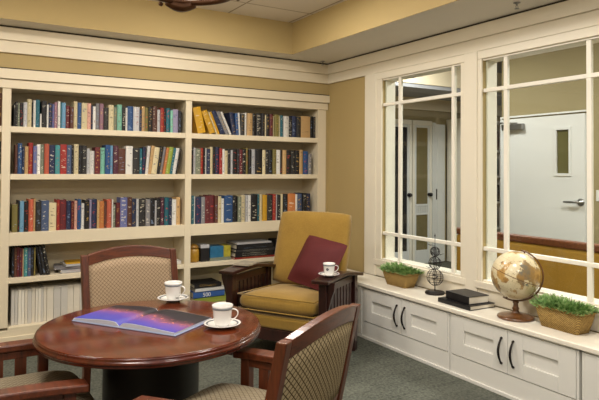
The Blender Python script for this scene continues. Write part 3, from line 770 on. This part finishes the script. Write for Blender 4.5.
# burgundy throw cushion leaning on the back
p = cushion(.40, .41, .07, .04)
for v in p.bm.verts:
    r2 = max(abs(v.co.x), abs(v.co.y)) / .20; k = (abs(v.co.x) * abs(v.co.y)) / .20 ** 2
    v.co.x *= 1 + .10 * k ** 3; v.co.y *= 1 + .10 * k ** 3; v.co.z *= max(.12, 1 - .85 * r2 ** 4)
th = thing('x', None, None); bpy.data.objects.remove(th)
pl = p.build('throw_pillow', M['burgundy']); tag(pl, 'burgundy square throw pillow leaning in the mustard armchair', 'pillow')
AM = Matrix.Translation((-.955, -1.0, 0)) @ Matrix.Rotation(ARZ, 4, 'Z')
RV = Vector((.856, -.517, 0)); DV = Vector((.516, .856, 0)); ZV = Vector((0, 0, 1))
pv = (RV * .42 + DV * .33 + ZV * .80).normalized(); pu = RV * .70 - ZV * .12; pu += DV * (-(pu.dot(pv)) / DV.dot(pv)); pu.normalize(); pn = pu.cross(pv)
pm = Matrix((pu, pv, pn)).transposed().to_4x4(); pm.translation = (-.800, -1.045, .662); pl.matrix_world = pm

# ------------------------------------------------------------------ cups and saucers
def cup(label, x, y, z, rz, mark=False):
    t = thing('coffee_cup', label, 'cup', (x, y, z), rz)
    b = MB(); b.lathe([(0, .004), (.022, .004), (.024, 0), (.027, 0), (.0285, .006), (.034, .018), (.0375, .04), (.040, .066), (.0435, .082), (.0425, .084), (.0405, .082), (.037, .066), (.0345, .04), (.03, .016), (0, .010)], 40)
    b.build('cup_body', M['china'], t)
    b = MB(); b.lathe([(.0408, .067), (.0412, .068), (.0430, .077), (.0425, .077)], 40); b.build('rim_band', M['china_band'], t)
    pts = [(.036 + .0, 0, .066), (.052, 0, .070), (.066, 0, .060), (.066, 0, .046), (.054, 0, .030), (.038, 0, .022), (.031, 0, .020)]
    b = MB(); b.tube(pts, [.004, .0042, .0045, .0045, .004, .0036, .003], 10, flat=.7); b.build('cup_handle', M['china'], t, sub=1)
    b = MB(); b.lathe([(0, .060), (.0352, .060)], 32); b.build('coffee', plain('coffee', (60, 34, 20), .1), t)
    if mark:
        b = MB()
        for k in range(5):
            a = -PI / 2 + .0; 
            c = Vector((0, -.0383, .045)); u = 2 * PI * k / 5
            q = [c + Vector((.006 * math.cos(u) + .004 * math.cos(v), -.0008, .006 * math.sin(u) + .004 * math.sin(v))) for v in [2 * PI * i / 8 for i in range(8)]]
            b.loft([q, [w + Vector((0, .0012, 0)) for w in q]])
        o = b.build('emblem', M['b_navy'], t); o.rotation_euler = (0, 0, -.35 - rz + rz)
    return t
def saucer(label, x, y, z):
    t = thing('saucer', label, 'saucer', (x, y, z))
    b = MB(); b.lathe([(0, .002), (.026, .002), (.028, 0), (.032, 0), (.034, .003), (.056, .008), (.075, .0155), (.0765, .017), (.074, .0175), (.055, .0115), (.034, .006), (0, .0055)], 44); b.build('dish', M['china'], t)
    b = MB(); b.lathe([(.060, .0130), (.0605, .0138), (.067, .0160), (.067, .0152)], 44); b.build('saucer_band', M['china_band'], t)
    return t
TZ = .74
CU = [(-2.295, -2.640, TZ, 'white coffee cup at the right side of the round table', 'white saucer under the nearer cup on the round table', -.65),
      (-2.315, -2.085, TZ, 'white coffee cup at the far side of the round table, beyond open book', 'white saucer under the farther cup on the round table', -.9)]
for x, y, z, l1, l2, r in CU:
    saucer(l2, x, y, z + .0006); cup(l1, x, y, z + .0066, r)
q = AM @ Vector((-.385, .25, 0)); zc = bowz(.25)
saucer('white saucer on the wooden arm of the mustard armchair', q.x, q.y, zc + .003); cup('white coffee cup with a small dark emblem on the armchair arm', q.x, q.y, zc + .009, -.55, True)
# spoon on the far saucer
b = MB(); b.tube([(.012, -.052, .0215), (.035, -.045, .0215), (.075, -.03, .024)], [.002, .0018, .003], 8, flat=.5); b.lathe([(0, 0), (.009, 0), (.011, .003), (0, .003)], 16, c=(.004, -.055, .0205))
o = b.build('teaspoon', M['steel']); o.location = (-2.315, -2.085, TZ + .0005); tag(o, 'small steel teaspoon on the farther saucer of the round table', 'spoon')
# magazine on the left arm
q = AM @ Vector((.385, .13, 0))
b = MB(); b.box(-.10, .10, -.072, .072, 0, .006, .001); b.box(-.09, .08, -.066, .066, .0062, .010, .001)
o = b.build('magazine', plain('printed_cover', (176, 164, 144), .4, .4, 40)); o.location = (q.x, q.y, bowz(.13) + .004); o.rotation_euler = (0, 0, ARZ + PI / 2 + .1)
tag(o, 'pale printed magazine lying on the left wooden arm of the armchair', 'magazine')

# ------------------------------------------------------------------ round table
TC = Vector((-2.53, -2.45)); TR = .452
t = thing('round_table', 'round polished mahogany table with a drum pedestal', 'table', (TC.x, TC.y, 0))
b = MB(); b.lathe([(0, TZ - .006), (TR - .02, TZ - .006), (TR - .004, TZ - .001), (TR - .010, TZ), (0, TZ)], 96); 
top = b.build('table_top', M['tabletop'], t)
b = MB(); b.lathe([(TR - .10, TZ - .040), (TR - .02, TZ - .040), (TR - .006, TZ - .038), (TR - .002, TZ - .034), (TR - .006, TZ - .029), (TR + .001, TZ - .026), (TR + .004, TZ - .021), (TR, TZ - .014), (TR - .004, TZ - .012), (TR - .001, TZ - .007), (TR - .004, TZ - .0015), (TR - .02, TZ - .007), (TR - .10, TZ - .007)], 96)
b.build('moulded_edge', M['tableedge'], t)
b = MB(); b.lathe([(0, .03), (.22, .03), (.22, .06), (.20, .07), (.195, .1), (.195, .62), (.23, .66), (.30, .700), (0, .700)], 56); b.build('drum_pedestal', M['blackwood'], t)
b = MB(); b.lathe([(0, 0), (.27, 0), (.28, .01), (.28, .03), (.26, .045), (.2, .05), (0, .05)], 56); b.build('foot', M['blackwood'], t)

# open picture book
def photomat():
    t = NT('dusk_city_photo', .45, spec=.2); tc = t.n('ShaderNodeTexCoord'); sp = t.n('ShaderNodeSeparateXYZ'); t.l(tc.outputs['Object'], sp.inputs[0])
    v = t.coord(); n = t.noise(v, 9, 4, .6); nf = t.noise(v, 70, 3, .7)
    y = t.math('ADD', t.math('MULTIPLY', sp.outputs[1], 3.3), .45)      # 0 near edge .. 1 far edge
    y = t.math('ADD', y, t.math('MULTIPLY', sp.outputs[0], .5))
    y = t.math('ADD', y, t.math('MULTIPLY', t.math('SUBTRACT', n, .5), .35))
    c = t.ramp(y, [(0, lin((66, 70, 158))), (.22, lin((78, 66, 156))), (.38, lin((112, 72, 140))), (.48, lin((124, 72, 96))), (.56, lin((84, 50, 64))), (.64, lin((40, 34, 42))), (1, lin((28, 26, 30)))])
    bandm = t.ramp(y, [(.36, (0, 0, 0, 1)), (.48, (1, 1, 1, 1)), (.66, (0, 0, 0, 1))])
    m = t.math('MULTIPLY', t.math('GREATER_THAN', nf, .60), bandm)
    t.col(t.mix(m, c, lin((214, 130, 96)))); return t.m
u = Vector((.571, -.821)); BA = math.atan2(-.821, .571)
bk = thing('open_picture_book', 'large open picture book with a purple dusk city photo across it', 'book', (-2.560, -2.375, TZ + .0006), BA)
BWL, BWR, BD = .245, .275, .262
b = MB(); b.box(-BWL - .006, BWR + .006, -BD / 2 - .005, BD / 2 + .005, 0, .004, .001); b.build('cover', plain('pale_blue_cover', (150, 164, 196), .4), bk)
def pageprof(L, s):
    n = 14; return [(s * L * i / n, .006 + .012 * math.sin(PI * min(1, (i / n) * 1.0 + .0) ** .55) * (1 - .35 * i / n) + .006 * (1 - 0) * (i / n > .0)) for i in range(n + 1)]
for s, L in ((-1, BWL), (1, BWR)):
    pr_ = pageprof(L, s)
    b = MB(); n = len(pr_)
    for e0, e1 in ((-BD / 2, BD / 2),):
        loop = lambda y: [(x, y, z) for x, z in pr_] + [(x, y, .0045) for x, z in pr_[::-1]]
        b.loft([loop(e0), loop(e1)])
    o = b.build('page_block', plain('page_edge', (196, 200, 214), .6, .05, 80), bk)
    b = MB(); k = .003
    for (x0, z0), (x1, z1) in zip(pr_, pr_[1:]):
        b.poly([(x0, -BD / 2 + k, z0 + .0008), (x1, -BD / 2 + k, z1 + .0008), (x1, BD / 2 - k, z1 + .0008), (x0, BD / 2 - k, z0 + .0008)])
    bmesh.ops.remove_doubles(b.bm, verts=b.bm.verts[:], dist=1e-5)
    for f in b.bm.faces: f.smooth = True
    if 'photo' not in M: M['photo'] = photomat()
    b.build('photo_page', M['photo'], o)

# ------------------------------------------------------------------ table chairs
def make_chair(label, loc, rz, arms=True):
    t = thing('dining_chair', label, 'chair', loc, rz, None); WD, WH = M['mahog'], M['mahog_h']
    yb = lambda z: -.17 - max(0, (z - .42)) * .21 + (max(0, .42 - z)) * -.10
    for s in (1, -1):
        b = MB(); secs = []
        for i in range(19):
            z = .905 * i / 18; w = .019; dd = .024 - .006 * (z / .9)
            y = yb(z); secs.append([(s * .257 - w, y - dd, z), (s * .257 + w, y - dd, z), (s * .257 + w, y + dd, z), (s * .257 - w, y + dd, z)])
        b.loft(secs); b.build('back_post', WD, t, bevel=.005)
    def arcs(name, ztop, zbot, m, th, x0=.238, off=0, pad=0, sub=0):
        b = MB(); secs = []; n = 18
        for i in range(n + 1):
            x = -x0 + 2 * x0 * i / n; f = 1 - (x / x0) ** 2
            zt, zb = ztop(x), zbot(x); bow = -.022 * f + off
            q = []
            m_ = 6
            for j in range(m_ + 1):
                z = zt + (zb - zt) * j / m_; g = pad * (1 - abs(2 * j / m_ - 1) ** 3) * (1 - abs(x / x0) ** 4)
                q.append((x, yb(z) + bow + th + g, z))
            for j in range(m_, -1, -1):
                z = zt + (zb - zt) * j / m_; g = pad * (1 - abs(2 * j / m_ - 1) ** 3) * (1 - abs(x / x0) ** 4)
                q.append((x, yb(z) + bow - th - g, z))
            secs.append(q)
        b.loft(secs, smooth=False); return b.build(name, m, t, bevel=0 if pad else .004)
    arch = lambda x: .900 + .038 * (1 - (x / .257) ** 2)
    arch2 = lambda x: .842 + .036 * (1 - (x / .257) ** 2)
    arcs('top_rail', arch, arch2, WH, .016)
    arcs('lower_rail', lambda x: .585, lambda x: .54, WH, .014)
    o = arcs('back_panel', lambda x: arch2(x) + .002, lambda x: .583, M['weave'] if arms else M['weave_light'], .013, pad=.010)
    for p in o.data.polygons: p.use_smooth = True
    for s in (1, -1):
        if not arms:
            b = MB(); b.box(s * .20 - .018, s * .20 + .018, .17, .21, 0, .44, .004); b.build('front_leg', WD, t)
            b = MB(); b.box(s * .212 - .011, s * .212 + .011, -.16, .17, .37, .43, .003); b.build('side_rail', WD, t)
            continue
        b = MB(); b.box(s * .282 - .02, s * .282 + .02, .185, .225, 0, .632, .004); b.build('front_leg', WD, t)
        b = MB(); secs = []
        for i in range(13):
            f = i / 12; y = -.20 + .46 * f; w = .028 + .009 * math.sin(PI * .5 * f); x = s * (.268 + .026 * f)
            z = .655 + .010 * math.sin(PI * f)
            secs.append([(x - w, y, z), (x + w, y, z), (x + w, y, z - .028), (x - w, y, z - .028)])
        b.loft(secs); b.build('arm_rest', M['mahog_h'], t, bevel=.006)
        b = MB(); b.box(s * .262 - .011, s * .262 + .011, -.16, .19, .36, .44, .003); b.build('side_rail', WD, t)
        b = MB(); b.box(s * .274 - .010, s * .274 + .010, -.19, .19, .602, .632, .003); b.build('arm_apron', WD, t)
        for k in range(4):
            y = .118 - .087 * k; b = MB(); b.box(s * .272 - .006, s * .272 + .006, y - .022, y + .022, .42, .604); b.build('slat', WD, t)
        b = MB(); b.box(s * .265 - .010, s * .265 + .010, -.19, .19, .14, .17, .003); b.build('stretcher', WD, t)
    w_ = .262 if arms else .182
    b = MB(); b.box(-w_, w_, .19 if arms else .18, .215 if arms else .20, .36, .44, .003); b.build('seat_rail', WD, t)
    o = cushion(.53, .50 if arms else .42, .12, .020, 8).build('seat', M['seat_weave'], t, loc=(0, .085 if arms else .04, .490), sub=1)
    return t
def rzof(fx, fy): return math.atan2(fy, fx) - PI / 2
ch = make_chair('dining chair with its patterned back to the camera, at lower right', (-2.366, -3.060, 0), rzof(-.511, .86))
make_chair('armless dining chair on the far side of the round table, before the bookcase', (-2.350, -1.735, 0), rzof(.05, -.998), arms=False)
copy_tree(ch, 'dining chair at the left edge, only its arms and seat in view', None, (-3.115, -2.465, 0), rzof(1, .02))

# ------------------------------------------------------------------ ceiling things
pc = Vector((-2.16, -1.83, 0))
t = PL = thing('pendant_light', 'ornate bronze ring pendant with a white glass bowl at the top edge', 'pendant light', (pc.x, pc.y, 2.322))
b = MB(); b.tube([(.25 * math.cos(a), .25 * math.sin(a), .05) for a in [2 * PI * i / 64 for i in range(64)]], .020, 10, closed=True, flat=.9)
b.tube([(.24 * math.cos(a), .24 * math.sin(a), .075) for a in [2 * PI * i / 64 for i in range(64)]], .010, 8, closed=True)
b.build('ring', M['bronze'], t)
for k in range(3):
    a = math.radians(80 + 120 * k); r = Matrix.Rotation(a, 4, 'Z')
    b = MB(); secs = []
    for i in range(13):
        f = i / 12; w = .075 * math.sin(PI * min(1, f * .92 + .08)) ** .8 + .004; z = .035 - .03 * math.sin(PI * f) 
        y = -.09 + .18 * f
        secs.append([r @ Vector((.255 - w * .5, y, z + .028)), r @ Vector((.255 + w * .42, y, z + .020)), r @ Vector((.255 + w * .2, y, z - .012)), r @ Vector((.255 - w * .25, y, z - .010))])
    b.loft(secs, smooth=True); b.build('leaf_ornament', M['bronze'], t)
    b = MB(); p = r @ Vector((.25, .115, .025)); b.lathe([(0, -.014), (.012, -.008), (.014, 0), (.010, .010), (0, .014)], 14, c=p); b.build('knob', M['bronze'], t)
b = MB(); b.lathe([(0, .012), (.10, .022), (.17, .045), (.22, .08), (.225, .085), (.17, .055), (.10, .03), (0, .02)], 48)
g = NT('opal_glass', .3); g.col(lin((244, 240, 230))); g.b.inputs['Emission Color'].default_value = (1, .9, .75, 1); g.b.inputs['Emission Strength'].default_value = 1.2
b.build('glass_bowl', g.m, t)
for k in range(3):
    a = 2 * PI * k / 3; b = MB(); b.tube([(.24 * math.cos(a), .24 * math.sin(a), .07), (.02 * math.cos(a), .02 * math.sin(a), .353)], .005, 6); b.build('chain', M['bronze'], t)
b = MB(); b.lathe([(0, .348), (.03, .348), (.03, .373), (.06, .398), (.065, .417), (0, .417)], 24); b.build('canopy', M['bronze'], t)
def sprinkler(label, x, y):
    t = thing('sprinkler', label, 'sprinkler', (x, y, 2.45))
    b = MB(); b.lathe([(0, 0), (.022, 0), (.022, -.004), (.008, -.008), (.006, -.02), (0, -.02)], 20); b.build('escutcheon', M['steel'], t)
    b = MB(); b.tube([(.006, 0, -.018), (.012, 0, -.028), (.003, 0, -.038)], .002, 6); b.tube([(-.006, 0, -.018), (-.012, 0, -.028), (-.003, 0, -.038)], .002, 6)
    b.lathe([(0, -.038), (.015, -.038), (.015, -.041), (0, -.041)], 16); b.build('deflector', M['steel'], t)
sprinkler('small metal sprinkler on the soffit above the right window', -.22, -2.45)
sprinkler('small metal sprinkler on the soffit in the far corner', -.15, -.12)
# recessed ceiling lamps that light the room
gl = bpy.data.lights.new('bulb', 'POINT'); gl.energy = 40; gl.color = (1, .9, .76); gl.shadow_soft_size = .12
go = bpy.data.objects.new('bulb', gl); COL.objects.link(go); go.parent = PL; go.location = (0, 0, .13)
def downlight(x, y, z, power, size, label, col=(1, .945, .87), spot=None):
    t = thing('recessed_light', label, 'ceiling light', (x, y, z), 0, label.replace(' light', ' lights', 1))
    b = MB(); b.lathe([(.07, 0), (.095, 0), (.095, -.006), (.07, -.004)], 28); b.build('trim_ring', M['door'], t)
    if spot:
        l = bpy.data.lights.new('lamp', 'SPOT'); l.spot_size = math.radians(spot); l.spot_blend = .8; l.shadow_soft_size = size
    else:
        l = bpy.data.lights.new('lamp', 'AREA'); l.shape = 'DISK'; l.size = size
    l.energy = power; l.color = col
    o = bpy.data.objects.new('lamp', l); COL.objects.link(o); o.parent = t; o.location = (0, 0, -.02)
for x, y, p in ((-1.5, -1.3, 28), (-3.3, -1.4, 28), (-1.4, -3.2, 34), (-3.4, -3.4, 34), (-2.4, -5.2, 40), (-3.9, -5.4, 26)):
    downlight(x, y, 2.735, p, .5, 'recessed round ceiling light out of view above the room')
downlight(-.30, -3.35, 2.445, 26, .08, 'recessed soffit light above the right end of the bench', spot=110)
for x, y, p in ((1.5, -2.2, 60), (1.5, .1, 45), (1.3, -4.6, 110)):
    downlight(x, y, 2.995, p, .5, 'recessed round ceiling light in the room beyond the windows', (1, .97, .93))
downlight(3.4, 1.1, 2.445, 8, .2, 'recessed soffit light near the glazed doors beyond', (1, .95, .86), spot=140)

# ------------------------------------------------------------------ world, camera, colour
w = bpy.data.worlds.new('room_world'); S.world = w; w.use_nodes = True
bg = w.node_tree.nodes['Background']; bg.inputs[0].default_value = (1, .97, .93, 1); bg.inputs[1].default_value = .42
R = Vector((0.85622556, -0.51655929, 0.00665493)); U = Vector((-0.0162546, -0.01406269, 0.99976899)); Fw = Vector((0.51634637, 0.85613594, 0.0204373))
cd = bpy.data.cameras.new('camera'); co = bpy.data.objects.new('camera', cd); COL.objects.link(co)
m = Matrix((R, U, -Fw)).transposed().to_4x4(); m.translation = (-3.26694, -4.85853, 1.39336); co.matrix_world = m
cd.sensor_width = 36; cd.lens = 579.54 * 36 / 599; cd.shift_y = -(200 - 156.8) / 599; cd.clip_start = .05
S.camera = co
S.view_settings.view_transform = 'Standard'; S.view_settings.look = 'None'; S.view_settings.gamma = 1; S.view_settings.exposure = 0.0
S.view_settings.use_curve_mapping = False
